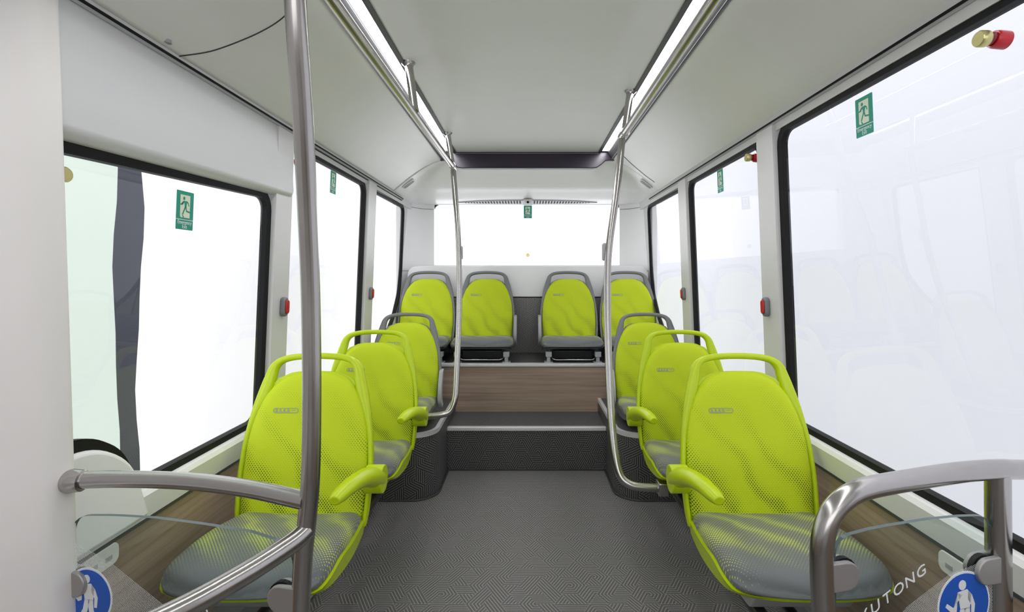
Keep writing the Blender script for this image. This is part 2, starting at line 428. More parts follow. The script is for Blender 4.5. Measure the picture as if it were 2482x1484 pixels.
# bulkhead behind the rear seats
bk = MB().prism(rrect(-.925, .935, .985, 1.223, [.07, .07, .005, .005]), lambda p, t: (p[0], t, p[1]), 3.93, 4.24).build('bulkhead_panel', WHITE_LIT, wb); bevel(bk, .018, 4)
bc = MB().box(-.93, .94, 3.90, 3.98, .55, .978).build('bulkhead_carpet', CARPET, wb, boxuv=True)
# carpet uv on the bulkhead runs vertically in the photograph
me = bc.data
for l in me.uv_layers[0].data: l.uv = (l.uv[1], l.uv[0])

# front end behind the camera: sill, pillars and header around the windscreen
m = MB(); m.box(-1.05, 1.05, Y0-.08, Y0, -.06, .85); m.box(-1.05, 1.05, Y0-.08, Y0, 1.85, 2.06)
m.box(-1.05, -.95, Y0-.08, Y0, .85, 1.85); m.box(.95, 1.05, Y0-.08, Y0, .85, 1.85)
struct(m.build('wall_front', WHITE), 'white front wall of the bus below the windscreen', 'wall')

# ceiling: centre panel, coves, rear shell
ce = MB().box(-.490, .490, Y0, 3.53, ZC, ZC+.02).build('ceiling', CEIL); struct(ce, 'pale grey flat centre panel of the bus ceiling', 'ceiling')
MB().box(-1.05, 1.05, Y0-.08, YR+.08, 2.04, 2.09).build('roof_skin', CEIL, ce)
XC0, XC1, ZC0, ZC1 = .585, .932, 1.95, 1.730
def covez(x):
    x = abs(x)
    if x <= XC0: return ZC0
    t = min(1, (x-XC0)/(XC1-XC0)); return ZC1 + (ZC0-ZC1)*(1-t**1.45)
for s in (-1, 1):
    v = []; f = []; K = 20
    ys = [Y0, 3.53]
    for y in ys:
        for k in range(K+1):
            x = XC0+(XC1-XC0)*k/K; v.append((s*x-.005, y, covez(x)))
        for k in range(K+1):
            x = XC0+(XC1-XC0)*k/K; v.append((s*x-.005, y, covez(x)+.02))
    n = 2*(K+1)
    for k in range(K):
        f.append((k, k+1, n+k+1, n+k)); a = K+1+k; f.append((a, n+a, n+a+1, a+1))
    f += [(0, n, n+K+1, K+1), (K, 2*K+1, n+2*K+1, n+K)]
    obj('cove_panel', v, f, COVE, ce, smooth=True)
    # shadow gap between cove and wall header
    MB().box(*sorted((s*.916-.008, s*.95-.008)), Y0, 3.80, 1.7165, 1.7250).build('shadow_gap', BLACK, ce)
    MB().box(*sorted((s*.916-.008, s*.95-.008)), Y0, 3.78, 1.7085, 1.7175).build('gap_bead', LGREY, ce)
    MB().box(*sorted((s*.922-.008, s*.95-.008)), Y0, 3.78, 1.7035, 1.7080).build('shadow_gap', BLACK, ce)
def smin(a, b, k=.06):
    h = max(0, min(1, .5+.5*(b-a)/k)); return b*(1-h)+a*h-k*h*(1-h)
def rearz(y):
    P = [(3.50, 1.902), (3.62, 1.868), (3.74, 1.825), (3.80, 1.800), (3.90, 1.786), (3.98, 1.768), (4.05, 1.754), (4.30, 1.742)]
    for (a, za), (b, zb) in zip(P, P[1:]):
        if y <= b: t = (y-a)/(b-a); return za+(zb-za)*t
    return P[-1][1]
def sstep(a, b, t):
    t = max(0, min(1, (t-a)/(b-a))); return t*t*(3-2*t)
def shellz(x, y):
    k = .002+.033*sstep(3.52, 3.66, y)
    return smin(covez(x), rearz(y)+.085*sstep(.46, .60, abs(x))*(1-sstep(3.52, 3.72, y)), k)
v = []; f = []; NX, NY = 60, 26
for lay in (0, .015):
    for j in range(NY+1):
        y = 3.5285+(YR+.01-3.5285)*j/NY
        for i in range(NX+1):
            x = -.96+1.92*i/NX; v.append((x, y, shellz(x, y)+lay))
n = (NX+1)*(NY+1)
for L_ in (0, n):
    for j in range(NY):
        for i in range(NX):
            a = L_+j*(NX+1)+i; f.append((a, a+1, a+NX+2, a+NX+1))
for i in range(NX): f.append((i, i+1, n+i+1, n+i))
rs = obj('rear_shell', v, f, COVE, ce, smooth=True)
# dark glossy fascia that ends the light channel
fxs = [-.60+1.2*k/40 for k in range(41)]
fa = MB().prism([(-.585, 2.0)] + [(x, shellz(x, 3.522)-.006) for x in fxs] + [(.585, 2.0)], lambda p, t: (p[0], t, p[1]), 3.502, 3.535).build('ceiling_fascia', GLOSSBLK, ce); bevel(fa, .004, 2)
fa['label'] = 'glossy black fascia across the rear end of the ceiling panel'
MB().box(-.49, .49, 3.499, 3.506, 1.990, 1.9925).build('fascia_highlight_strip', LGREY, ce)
# curved seam and screw cap in the left cove, seam of the rear right cove
def seam(pts, name='panel_seam', s=-1):
    q = [(s*x-.005, y, covez(x)-.0005) for x, y in spline(pts, 8)]
    MB().tube(q, .0022, 6).build(name, DGREY, ce)
seam([(.62, 1.42), (.70, 1.48), (.78, 1.48), (.87, 1.43), (.925, 1.36)])
seam([(.60, 3.30), (.70, 3.42), (.80, 3.47), (.87, 3.46)], s=1)
o = MB().cyl((-.918, 1.30, covez(.913)-.004), (-.918, 1.30, covez(.913)+.004), .009, 16).build('screw_cap', LGREY, ce)
# small corner vents in the rear shell
for s in (-1, 1):
    q = thing('corner_air_vent', 'small oval air vent in the rear %s corner of the ceiling' % ('left' if s < 0 else 'right'), 'air vent', (s*.845, 3.62, shellz(.845, 3.62)-.005), (0, s*math.radians(37), 0), 'rear corner ceiling vents')
    MB().ring(rrect(-.05, .05, -.04, .04, .02), rrect(-.042, .042, -.032, .032, .015), lambda p, t: (p[0], p[1], t), -.004, .004).build('rim', WHITE, q)
    for k in range(3): MB().box(-.04, .04, -.026+.022*k, -.014+.022*k, -.002, .002).build('slat', LGREY, q)
# long slotted grille above the rear window
gr = thing('slotted_grille', 'long slotted air grille in the ceiling above the rear window', 'grille', (0, 4.125, 1.7475), (-.045, 0, 0))
MB().prism([(-.57, .03), (-.40, -.035), (-.2, -.06), (0, -.068), (.2, -.06), (.40, -.035), (.57, .03), (.40, .07), (-.40, .07)], lambda p, t: (p[0], p[1], t), -.004, .004).build('grille_plate', LGREY, gr)
for k in range(44):
    x = -.50+k*(1.0/43)
    if abs(x) < .045: continue
    y0_ = -.058+.075*(abs(x)/.5)**2
    MB().box(x-.0062, x+.0062, y0_, .060-.03*(abs(x)/.5)**2, -.0055, -.0035).build('slot', BLACK, gr)

# ------------------------------------------------------------------ light strips in their channels
for s, side in ((-1, 'left'), (1, 'right')):
    t = thing('light_strip', 'white glowing ceiling light strip in a black channel above the %s grab rail' % side, 'ceiling light', (s*.53, 1.0, ZC), group='ceiling light strips')
    def part(name, prof, mat, y0=Y0+.05, y1=3.50):
        o = MB().prism(prof, lambda p, tt: (s*p[0]-s*.53, tt-1.0, p[1]-ZC), y0, y1).build(name, mat, t); return o
    part('channel', [(.488, 1.994), (.488, 2.02), (.56, 2.02), (.60, 1.96), (.588, 1.945), (.550, 1.9955), (.548, 2.003), (.510, 2.003), (.508, 1.994)], DGREY)
    part('diffuser', [(.511, 1.996), (.511, 2.002), (.546, 2.002), (.546, 1.996)], LED, Y0+.1, 3.46)
    part('perforated_strip', [(.552, 1.989), (.552, 1.993), (.590, 1.946), (.587, 1.942)], PERF)

# ------------------------------------------------------------------ outside: ground, cloths and an added dark board
struct(MB().box(-9, 9, -8, 14, -.42, -.36).build('ground', plain('pale_concrete', (.80, .80, .81), .8, var=.05)), 'pale concrete ground outside the bus', 'ground')
def drape(name, label, mat, x, y0, y1, z0, z1, amp, freq, seed, wav=.02):
    r = random.Random(seed); ph = [r.uniform(0, 6) for _ in range(4)]
    NYd, NZd = 90, 24; v = []; f = []
    for lay in (0,):
        for j in range(NZd+1):
            z = z0+(z1-z0)*j/NZd
            for i in range(NYd+1):
                t = i/NYd; ew = wav*(math.sin(z*5+ph[3])+.5*math.sin(z*11+ph[0]))*(1 if i in (0, NYd) else abs(2*t-1))
                y = y0+(y1-y0)*t + ew*(1 if t > .5 else -1)
                v.append((x+lay+amp*(math.sin(y*freq+ph[0]+.7*z)+.6*math.sin(y*freq*1.7+ph[1]-1.3*z)+.4*math.sin(z*3+ph[2]+y)), y, z))
    n = (NYd+1)*(NZd+1)
    for L_ in (0,):
        for j in range(NZd):
            for i in range(NYd):
                a = L_+j*(NYd+1)+i; f.append((a, a+1, a+NYd+2, a+NYd+1))
    return tag(obj(name, v, f, mat, smooth=True), label, 'backdrop')
drape('backdrop_cloth', 'lavender white cloth hanging outside the right windows', CLOTHR, 1.75, -1.5, 9.0, -.35, 3.2, .03, 2.2, 3)
drape('backdrop_cloth', 'pale green white cloth strip outside the low left window', CLOTHG, -1.75, .9, 2.155, -.35, 3.0, .014, 5, 5, .014)
drape('backdrop_cloth', 'bright white cloth filling most of the low left window', CLOTHW, -1.78, 2.345, 9.0, -.35, 3.0, .014, 4, 8, .014)
MB().box(-3.06, -3.0, 3.45, 4.3, -.36, 3.0).build('dark_backing', plain('dark_backing_board', (.025, .028, .045), .6, var=.1))  # board added to block the bright sky in the gap between the cloths
tag(bpy.data.objects['dark_backing'], 'added dark board for the building seen between the two cloths outside the left window', 'board')

# ------------------------------------------------------------------ wheel arch boxes
def arch(s, xi, label):
    R = .13; y0, y1, zt = 2.60, 3.372, .338; xo = .954
    t = thing('wheel_arch_box', label, 'box', (s*.72, 2.98, 0), group='carpeted wheel arch boxes')
    ox, oy = s*.72, 2.98
    path = [(xo, y0)] + [(xi+R-R*math.sin(a), y0+R-R*math.cos(a)) for a in [PI/2*k/10 for k in range(11)]] + [(xi, y1)]
    d = [0]
    for a, b in zip(path, path[1:]): d.append(d[-1]+math.hypot(b[0]-a[0], b[1]-a[1]))
    v = []; uv = []; f = []
    for z in (0, zt):
        for p, q in zip(path, d):
            fl_ = .012*(1-z/zt)**2
            v.append((s*(p[0]-fl_*.5)-ox, p[1]-fl_*.5-oy, z)); uv.append((z+.3, q))
    n = len(path)
    for i in range(n-1): f.append((i, i+1, n+i+1, n+i))
    obj('carpet_skirt', v, f, CARPET_SHADED, t, smooth=True, uv=uv)
    top = path + [(xo, y1)]
    MB().prism(top, lambda p, tt: (s*p[0]-ox, p[1]-oy, tt), zt-.02, zt).build('carpet_top', CARPET_SHADED, t, boxuv=True)
    # metal edge strip
    inn = []
    for i, p in enumerate(path):
        a = Vector(path[max(i-1, 0)]); b = Vector(path[min(i+1, n-1)]); dd = (b-a).normalized(); inn.append((p[0]-dd.y*.016*-1, p[1]+dd.x*.016*-1))
    mm = MB(); vv = []
    for i in range(n):
        p = Vector(path[i]); q = Vector(inn[i]); o_ = p-(q-p)*.25
        for c, z in ((o_, zt-.020), (o_, zt+.003), (q, zt+.003), (q, zt-.020)): vv.append((s*c.x-ox, c.y-oy, z))
    ff = []
    for i in range(n-1):
        for k in range(4): ff.append((i*4+k, i*4+(k+1) % 4, i*4+4+(k+1) % 4, i*4+4+k))
    mm.add(vv, ff); mm.build('edge_trim', ALU, t, auto=35)
    MB().tube([(s*(p[0]-.010)-ox, p[1]-.010-oy, .004) for p in path], .006, 8).build('floor_bead', DGREY, t)
    return t
arch(-1, .475, 'hatched vinyl wheel arch box with metal edge on the left of the steps')
arch(1, .468, 'hatched vinyl wheel arch box with metal edge on the right of the steps')

# ------------------------------------------------------------------ seats
LEAN = math.radians(13)
def bend(x, h, off):
    off = off + .32*x*x
    return (x, h*math.sin(LEAN)-off*math.cos(LEAN)+.045, h*math.cos(LEAN)+off*math.sin(LEAN))
PT = [(-.03, .188), (0, .193), (.1, .199), (.2, .196), (.25, .190), (.30, .178), (.35, .158), (.385, .136), (.415, .108), (.430, .072), (.437, 0)]
def padw(h):
    for (a, wa), (b, wb_) in zip(PT, PT[1:]):
        if h <= b:
            t = max(0, (h-a)/(b-a)); return wa+(wb_-wa)*t if b < .435 else wa*math.sqrt(max(0, 1-t*t))
    return 0
HS = [-.03+.03*k for k in range(8)] + [.20+.237*math.sin(PI/2*k/14) for k in range(15)]
SS = [math.sin(PI/2*(k/10-1)) for k in range(21)]
def padoff(s, h):
    e = min(1, abs(s)**7 + (max(0, (h-.2)/.237))**9)
    return .010+.024*math.sqrt(max(0, 1-e)) + .006*math.sin(PI*max(0, min(1, h/.25)))*(1-s*s)
def grid_obj(fn, A, B, name, mat, par=None):
    v = [fn(a, b) for a in A for b in B]; nb = len(B); f = []
    for i in range(len(A)-1):
        for j in range(nb-1): f.append((i*nb+j, i*nb+j+1, (i+1)*nb+j+1, (i+1)*nb+j))
    return v, f, nb
def closed(top, bot, A, B):
    v1, f1, nb = grid_obj(top, A, B, '', None); v2, f2, _ = grid_obj(bot, A, B, '', None); n = len(v1); na = len(A)
    f = f1 + [[n+i for i in q][::-1] for q in f2]
    bl = list(range(nb)) + [i*nb+nb-1 for i in range(1, na)] + [(na-1)*nb+j for j in range(nb-2, -1, -1)] + [i*nb for i in range(na-2, 0, -1)]
    for a, b in zip(bl, bl[1:]+bl[:1]): f.append((a, b, n+b, n+a))
    return v1+v2, f
# cushion outline
VS = [k/12*.66 for k in range(13)] + [.66+.34*math.sin(PI/2*k/12) for k in range(1, 13)]
def cw(v):
    b = .188+.022*math.sin(PI/2*min(1, v/.6))
    if v <= .62: return b
    t = (v-.62)/.38; return b*(max(0, 1-t**4.5))**(1/2.3)
def cy(v): return .045-.425*v
def ctop(v, s):
    q = min(1, abs(s)**7 + (max(0, (v-.55)/.45))**7)
    rise = .034*math.sin(PI/2*min(1, v/.62))
    bol = .026*abs(s)**3.2*(1-.75*v)*(1 if v > .04 else .6)
    roll = .050*(1-math.sqrt(max(0, 1-q)))
    return (s*cw(v), cy(v), rise+bol-roll-.004)
def cbot(v, s): return (s*cw(v)*.97, cy(v), -.052+.032*v*v)

def make_seat(shell, name, label, group, aisle, arm, base):
    P = LIMEP if shell == 'lime' else MGREY
    t = thing(name, label, 'seat', group=group)
    # backrest: plastic shell, upholstered pad, printed pictogram
    vv, ff = closed(lambda h, s: bend(s*(padw(h)+.012), h, .006), lambda h, s: bend(s*(padw(h)+.006), h, -.016), HS, SS)
    sh = obj('back_shell', vv, ff, P, t, auto=50)
    vv, ff = closed(lambda h, s: bend(s*padw(h), h, padoff(s, h)), lambda h, s: bend(s*padw(h), h, .003), HS, SS)
    pad = obj('back_pad', vv, ff, LIMEF, t, smooth=True)
    lm = MB()
    def on(x, h, e=.0012):
        return bend(x, h, padoff(x/max(padw(h), .05), h)+e)
    pill = rrect(-.118, -.036, .300, .3165, .008, 4); pin = rrect(-.1155, -.0385, .3025, .314, .006, 4)
    n = len(pill); lm.add([on(*p) for p in pill]+[on(*p) for p in pin], [(i, (i+1) % n, n+(i+1) % n, n+i) for i in range(n)])
    for k in range(4):
        x = -.108+k*.0125
        lm.add([on(*p) for p in ((x-.003, .3035), (x+.0075, .3035), (x+.004, .308), (x+.002, .3135), (x-.001, .3135))], [(0, 1, 2, 3, 4)])
    lm.add([on(*p) for p in ((-.060, .308), (-.045, .308), (-.045, .3098), (-.060, .3098))], [(0, 1, 2, 3)])
    lg = obj('pictogram', lm.v, lm.f, LOGO, pad)
    # frame with grab handle loop
    half = [(.197, -.045, .006), (.203, 0, .0075), (.207, .08, .008), (.206, .15, .008), (.200, .22, .009), (.190, .275, .011), (.1765, .325, .0155), (.161, .372, .0195), (.1495, .416, .0180), (.1405, .449, .0145), (.120, .471, .0112), (.085, .482, .0105), (.04, .4865, .0105), (0, .4875, .0105)]
    path = spline(half + [(-a, b, c) for a, b, c in half[:-1][::-1]], 5)
    v = []; f = []; sg = 12; n = len(path)
    for i, (x, h, w) in enumerate(path):
        a = Vector(path[max(i-1, 0)][:2]); b = Vector(path[min(i+1, n-1)][:2]); d = (b-a).normalized(); nn = Vector((-d.y, d.x))
        for k in range(sg):
            an = 2*PI*k/sg; ca, sa = math.cos(an), math.sin(an)
            ca = math.copysign(abs(ca)**.7, ca); sa = math.copysign(abs(sa)**.7, sa)
            q = Vector((x, h))+nn*ca*w; v.append(bend(q.x, q.y, .004+.015*sa))
    for i in range(n-1):
        for k in range(sg):
            a, b = i*sg+k, i*sg+(k+1) % sg; f.append((a, b, b+sg, a+sg))
    f += [list(range(sg)), list(range((n-1)*sg, n*sg))]
    obj('handle_frame', v, f, P, t, smooth=True)
    # cushion, tray, base
    vv, ff = closed(ctop, cbot, VS, SS); obj('seat_cushion', vv, ff, GREYF, t, smooth=True)
    def rimtop(v): return -.004+.020*min(1, v/.62)-.060*max(0, (v-.60)/.40)**2
    vv, ff = closed(lambda v, s: (s*(cw(v)+.009*(1-v**6)), cy(v)+.010*max(0, v-.8)/.2, max(rimtop(v)-.018, -.0565+.032*v*v)), lambda v, s: (s*(cw(v)*.97+.004), cy(v)+.014*v, -.064-.012*(1-v)+.030*v*v), VS, SS)
    obj('seat_tray', vv, ff, P if shell == 'lime' else DGREY, t, auto=50)
    bs = MB().prism([(.03, -.055), (-.30, -.055), (-.26, -.115), (-.02, -.135), (.03, -.12)] if base != 'box' else [(.03, -.055), (-.30, -.055), (-.28, -.094), (.03, -.094)], lambda p, tt: (tt, p[0], p[1]), -.135, .135).build('seat_base', LGREY if base != 'rear' else DGREY, t); bevel(bs, .008)
    if base == 'rear':
        for sx in (-1, 1):
            b_ = MB().box(sx*.165-.02, sx*.165+.02, -.335, -.28, -.092, -.058); b_.box(sx*.165-.012, sx*.165+.012, -.32, -.30, -.130, -.09); b_.box(sx*.165-.028, sx*.165+.028, -.34, -.27, -.1365, -.126)
            bevel(b_.build('bracket', LGREY, t), .003)
        MB().tube(fillet([(-.15, -.31, -.095), (-.13, -.345, -.108), (.13, -.345, -.108), (.15, -.31, -.095)], .02), .0045, 8).build('fold_rod', STEEL, t, smooth=True)
    if arm == 'lime':
        x = aisle*.236
        pts = spline([(x, .030, .100, .030), (x, .0, .118, .036), (x, -.05, .142, .036), (x-aisle*.002, -.12, .164, .030), (x-aisle*.006, -.20, .177, .0255), (x-aisle*.010, -.268, .180, .0215), (x-aisle*.012, -.298, .179, .015)], 5)
        mb = MB().tube([p[:3] for p in pts], [p[3] for p in pts], 16, flat=.8)
        mb.cyl((x-.028, .012, .112), (x+.028, .012, .112), .043, 24)
        ar = mb.build('armrest', P, t, auto=50); bevel(ar, .006, 3, 60)
        MB().cyl((aisle*.19, .012, .112), (aisle*.215, .012, .112), .016, 16).build('armrest_pivot', DGREY, t, auto=40)
    elif arm == 'slat':
        x = aisle*.218
        pts = spline([(x, .03, -.055), (x, .0, -.02), (x, .0, .05), (x, .03, .115), (x, .05, .15)], 5)
        sl = MB(); prof = []
        for (px, py, pz) in pts: prof.append((py, pz))
        loop = [(p[0]-.030, p[1]) for p in prof] + [(p[0]+.012, p[1]+.01) for p in prof[::-1]]
        sl.prism(loop, lambda p, tt: (tt, p[0], p[1]), x-.011, x+.011)
        bevel(sl.build('folded_armrest', LGREY, t), .008, 3)
    return t

def inst(s, x, y, z): s.location = (x, y, z); return s
G1, G2, G3 = 'lime shelled seats in the front rows', 'grey framed seats over the wheel arches', 'grey framed seats in the back row'
a1 = inst(make_seat('lime', 'bus_seat', 'lime green bus seat nearest the camera on the left, behind the bent pole', G1, 1, 'lime', 'wall'), -.712, 1.585, .40)
a2 = inst(make_seat('lime', 'bus_seat', 'lime green bus seat nearest the camera on the right, beside the large window', G1, -1, 'lime', 'wall'), .710, 1.585, .40)
dup(a1, (-.716, 2.275, .405), label='lime green bus seat in the second row on the left, before the wheel arch box')
dup(a2, (.716, 2.275, .405), label='lime green bus seat in the second row on the right, before the wheel arch box')
inst(make_seat('grey', 'bus_seat', 'grey framed lime seat on the left wheel arch box', G2, 1, 'slat', 'box'), -.724, 2.965, .436)
inst(make_seat('grey', 'bus_seat', 'grey framed lime seat on the right wheel arch box', G2, -1, 'slat', 'box'), .718, 2.965, .436)
RZ = .697
b1 = inst(make_seat('grey', 'bus_seat', 'back row seat left of the central gap, with folded armrest', G3, 1, 'slat', 'rear'), -.306, 3.735, RZ)
b2 = inst(make_seat('grey', 'bus_seat', 'back row seat right of the central gap, with folded armrest', G3, -1, 'slat', 'rear'), .309, 3.735, RZ)
b3 = inst(make_seat('grey', 'bus_seat', 'back row seat in the far left corner behind the steel pole', G3, 1, None, 'rear'), -.750, 3.735, RZ)
dup(b3, (.752, 3.735, RZ), label='back row seat in the far right corner behind the steel pole')

# seat support beams under the front rows
for s in (-1, 1):
    t = thing('seat_beam', 'dark tubular beam carrying the two lime seats on the %s' % ('left' if s < 0 else 'right'), 'seat support', (s*.61, 1.85, 0), group='beams under the front seats')
    MB().tube([(0, -.72, .262), (0, .68, .262)], .020, 14).build('beam', DSTEEL, t, auto=50)
    MB().tube([(s*.10, -.72, .245), (s*.10, .68, .245)], .014, 14).build('beam', DSTEEL, t, auto=50)
    for y in (-.62, .10, .60):
        MB().box(*sorted((s*-.01, s*.348)), y-.02, y+.02, .232, .252).build('wall_bracket', DSTEEL, t)

# ------------------------------------------------------------------ grab rails and poles
def flange(p, q, r, par, name='flange'):
    p, q = Vector(p), Vector(q); d = (q-p).normalized()
    MB().tube([p, p+d*.004, p+d*.012, p+d*.02], [r*1.75, r*1.7, r*1.2, r*1.05], 20).build(name, STEEL, par, auto=40)
def pole_set(s, side, joint_y, hang, path, foot):
    t = thing('ceiling_grab_rail', 'steel grab rail on the %s, its pole curving to the %s' % (side, foot), 'grab rail', (s*.44, joint_y, 0), group='ceiling grab rails with poles')
    o = Vector((s*.44, joint_y, 0)); L = lambda p: Vector(p)-o
    ZR = 1.795
    MB().tube([L((s*(.463 if s < 0 else .437), -.2, ZR)), L((s*(.459 if s < 0 else .438), 1.2, ZR)), L((s*(.449 if s < 0 else .439), joint_y-.7, ZR)), L((s*.44, joint_y, ZR))], .017, 18).build('rail', STEEL, t, auto=50)
    for y in hang:
        p, q = L((s*.474, y+.01, ZC)), L((s*.442, y-.02, ZR))
        MB().tube([p, q], .0165, 16).build('hanger', STEEL, t, auto=50); flange(p, q, .0165, t)
    MB().tube([L((s*.44, joint_y-.045, ZR)), L((s*.44, joint_y+.03, ZR))], .0205, 18).build('rail_joint', STEEL, t, auto=50)
    q = [L(p) for p in path]
    MB().tube([L((s*.44, joint_y, ZR-.005)), q[0].lerp(L((s*.44, joint_y, ZR)), .6)], .0195, 16).build('rail_joint', STEEL, t, auto=50)
    MB().tube([Vector(p) for p in spline([tuple(p) for p in q], 8)], .0160, 16).build('pole', STEEL, t, auto=50)
    return t
F_ = 1234.0
lt = pole_set(-1, 'left', 3.02, (2.02, 3.02), [(-.440, 3.02, 1.775), (-.420, 2.98, 1.60), (-.400, 2.93, 1.42), (-.385, 2.88, 1.19), (-.376, 2.81, .96), (-.372, 2.72, .75), (-.371, 2.66, .585), (-.374, 2.63, .512), (-.395, 2.615, .455), (-.440, 2.605, .437), (-.515, 2.60, .430)], 'wheel arch seat')
rt = pole_set(1, 'right', 2.33, (2.33, .9), [(.434, 2.33, 1.775), (.403, 2.30, 1.52), (.360, 2.255, 1.25), (.348, 2.215, 1.02), (.345, 2.16, .80), (.344, 2.09, .59), (.349, 2.03, .445), (.365, 2.00, .365), (.400, 1.985, .335), (.450, 1.98, .326), (.512, 1.978, .325)], 'second row seat')
bevel(MB().box(.505-.44, .545-.44, 1.95-2.33, 2.005-2.33, .300, .350).build('foot_block', STEEL, rt), .004)
for par, x, y, z in ((lt, -.386, 2.885, 1.28), (rt, .357, 2.245, 1.255)):
    o = par.location
    bevel(MB().prism(rrect(-.012, .012, -.04, .04, .011), lambda p, tt: (x+p[0]+(-.012 if x > 0 else .006)-o.x, tt-o.y, z+p[1]-o.z), y+.014, y+.034).build('bell_button', LGREY, par), .004)

# ------------------------------------------------------------------ foreground left: pillar and partition
m = MB(); lean = .026
def pil(p, z): return (p[0]-.030*(z-.8)/.9, p[1], z)
pp = fillet([(-1.06, .86, 0), (-.955, .895, 0), (-.893, .945, 0), (-.885, 1.004, 0), (-1.06, 1.004, 0)], .018, 5)
po = MB().prism([(p[0], p[1]) for p in pp], lambda p, t: pil(p, t), 0, 1.95).build('door_pillar', CREAM, auto=40)
po['label'] = 'thick pale pillar at the left edge of the frame'; po['category'] = 'pillar'

def glass_side(A, B, zt, zb, rad, par, o):
    A, B = Vector((*A, 0)), Vector((*B, 0)); d = (B-A); L = d.length; d.normalize(); n = Vector((d.y, -d.x, 0))
    if n.y > 0: n = -n
    loc = lambda p, t: tuple(A+d*p[0]+n*t+Vector((0, 0, p[1]))-o)
    return loc, L, d, n
lp = thing('glass_partition', 'bent steel pole with rails and a glass pane at the left front seat', 'partition', (-.40, .90, 0))
o = Vector((-.40, .90, 0)); L_ = lambda p: Vector(p)-o
pole = [(-.318, .66, 1.99), (-.330, .70, 1.78), (-.345, .757, 1.56), (-.358, .81, 1.42), (-.372, .86, 1.27), (-.379, .89, 1.12), (-.381, .90, .95), (-.383, .90, .80), (-.389, .90, .72), (-.397, .90, .64), (-.402, .90, .50), (-.402, .90, .25), (-.402, .90, 0.0)]
pts = [L_(p) for p in spline(pole, 8)]
MB().tube(pts, .0160, 20).build('pole', STEEL, lp, auto=50)
rail = spline([(-.895, .985, .752), (-.80, .992, .753), (-.66, .985, .752), (-.52, .95, .752), (-.388, .898, .752)], 6)
MB().tube([L_(p) for p in rail], .0160, 20).build('rail', STEEL, lp, auto=50)
MB().tube([L_((-.889, .985, .752)), L_((-.883, .985, .752)), L_((-.862, .987, .752)), L_((-.860, .987, .752))], [.0215, .0225, .0200, .0165], 24).build('flange', STEEL, lp, auto=40)
rail2 = spline([(-.390, .898, .700), (-.405, .87, .690), (-.445, .80, .680), (-.50, .715, .674), (-.58, .63, .672), (-.70, .56, .672), (-.86, .53, .672)], 6)
MB().tube([L_(p) for p in rail2], .0170, 20).build('rail', STEEL, lp, auto=50)
fg = fillet([L_((-.385, .9, .71)), L_((-.392, .895, .70)), L_((-.405, .87, .69))], .01)
loc, LL, d, n = glass_side((-.895, 1.0), (-.41, .902), .69, .05, .05, lp, o)
outl = [(.004, .05), (LL, .05), (LL, .60)] + [tuple(p)[:2] for p in fillet([Vector((LL, .60, 0)), Vector((LL-.006, .672, 0)), Vector((LL-.09, .688, 0))], .07, 6)] + [(.30, .692), (.20, .6935), (.12, .690)] + [tuple(p)[:2] for p in fillet([Vector((.09, .688, 0)), Vector((.006, .680, 0)), Vector((.004, .60, 0))], .045, 6)]
gp = MB().prism(outl, loc, -.004, .004).build('glass_pane', GLASSP, lp)
def edge_glass(o, n):
    o.data.materials.append(GEDGE)
    for p in o.data.polygons:
        if abs(p.normal.dot(n)) < .5: p.material_index = 1
edge_glass(gp, n)
def pane_uv(poly, name, mat, par, off, uvsc=1.0, rot=0.0, loc=loc):
    c, s_ = math.cos(rot), math.sin(rot)
    return obj(name, [loc(p, off) for p in poly], [list(range(len(poly)))], mat, par, uv=[(p[0]*c-p[1]*s_, p[0]*s_+p[1]*c) for p in poly])
pane_uv([(.006, .635), (.10, .600), (.25, .520), (.36, .44), (.40, .06), (.006, .06)], 'frit_print', FRIT, gp, .0052, rot=.5)
def ped_sticker(cx, cz, r, clip, par, loc, sc_=1.0):
    circ = [(max(clip, cx+r*math.cos(2*PI*k/40)), cz+r*math.sin(2*PI*k/40)) for k in range(40)]
    cin = [(max(clip, cx+(r-.004)*math.cos(2*PI*k/40)), cz+(r-.004)*math.sin(2*PI*k/40)) for k in range(40)]
    rim = MB().prism(circ, loc, .0055, .0062).build('round_sticker', PRINT, par)
    MB().prism(cin, loc, .0062, .0068).build('blue_disc', BLUE, rim)
    R = lambda q: [(max(clip, cx+a*r), cz+b*r) for a, b in q]
    mm = MB()
    mm.prism(R([(-.08+.14*math.cos(2*PI*k/16), .60+.15*math.sin(2*PI*k/16)) for k in range(16)]), loc, .0068, .0073)
    for q in ([(-.26, .40), (.10, .46), (.26, .30), (.20, -.12), (-.16, -.12), (-.20, .10)], [(-.26, .40), (-.10, .30), (-.42, -.04), (-.66, .12), (-.72, .02), (-.44, -.22), (-.30, -.16)],
              [(.14, .42), (.28, .28), (.40, -.02), (.36, -.36), (.25, -.36), (.26, -.04), (.12, .16)], [(-.16, -.10), (.06, -.10), (-.04, -.50), (-.30, -.92), (-.50, -.86), (-.24, -.46)], [(-.02, -.10), (.20, -.10), (.22, -.46), (.44, -.86), (.24, -.92), (.02, -.50)]):
        mm.prism(R(q), loc, .0068, .0073)
    mm.build('walking_figure', PRINT, rim); return rim
ped_sticker(.050, .530, .055, .006, gp, loc)
ang = math.atan2(d.y, d.x)
for k, ch in enumerate('YUTONG'):
    a = (.318+.026*k*.93, .527-.0115*k); w = loc(a, .006)
    text_mesh('lettering', ch, .026, PRINT, gp, w, (PI/2, math.radians(24), ang), sx=1.25)
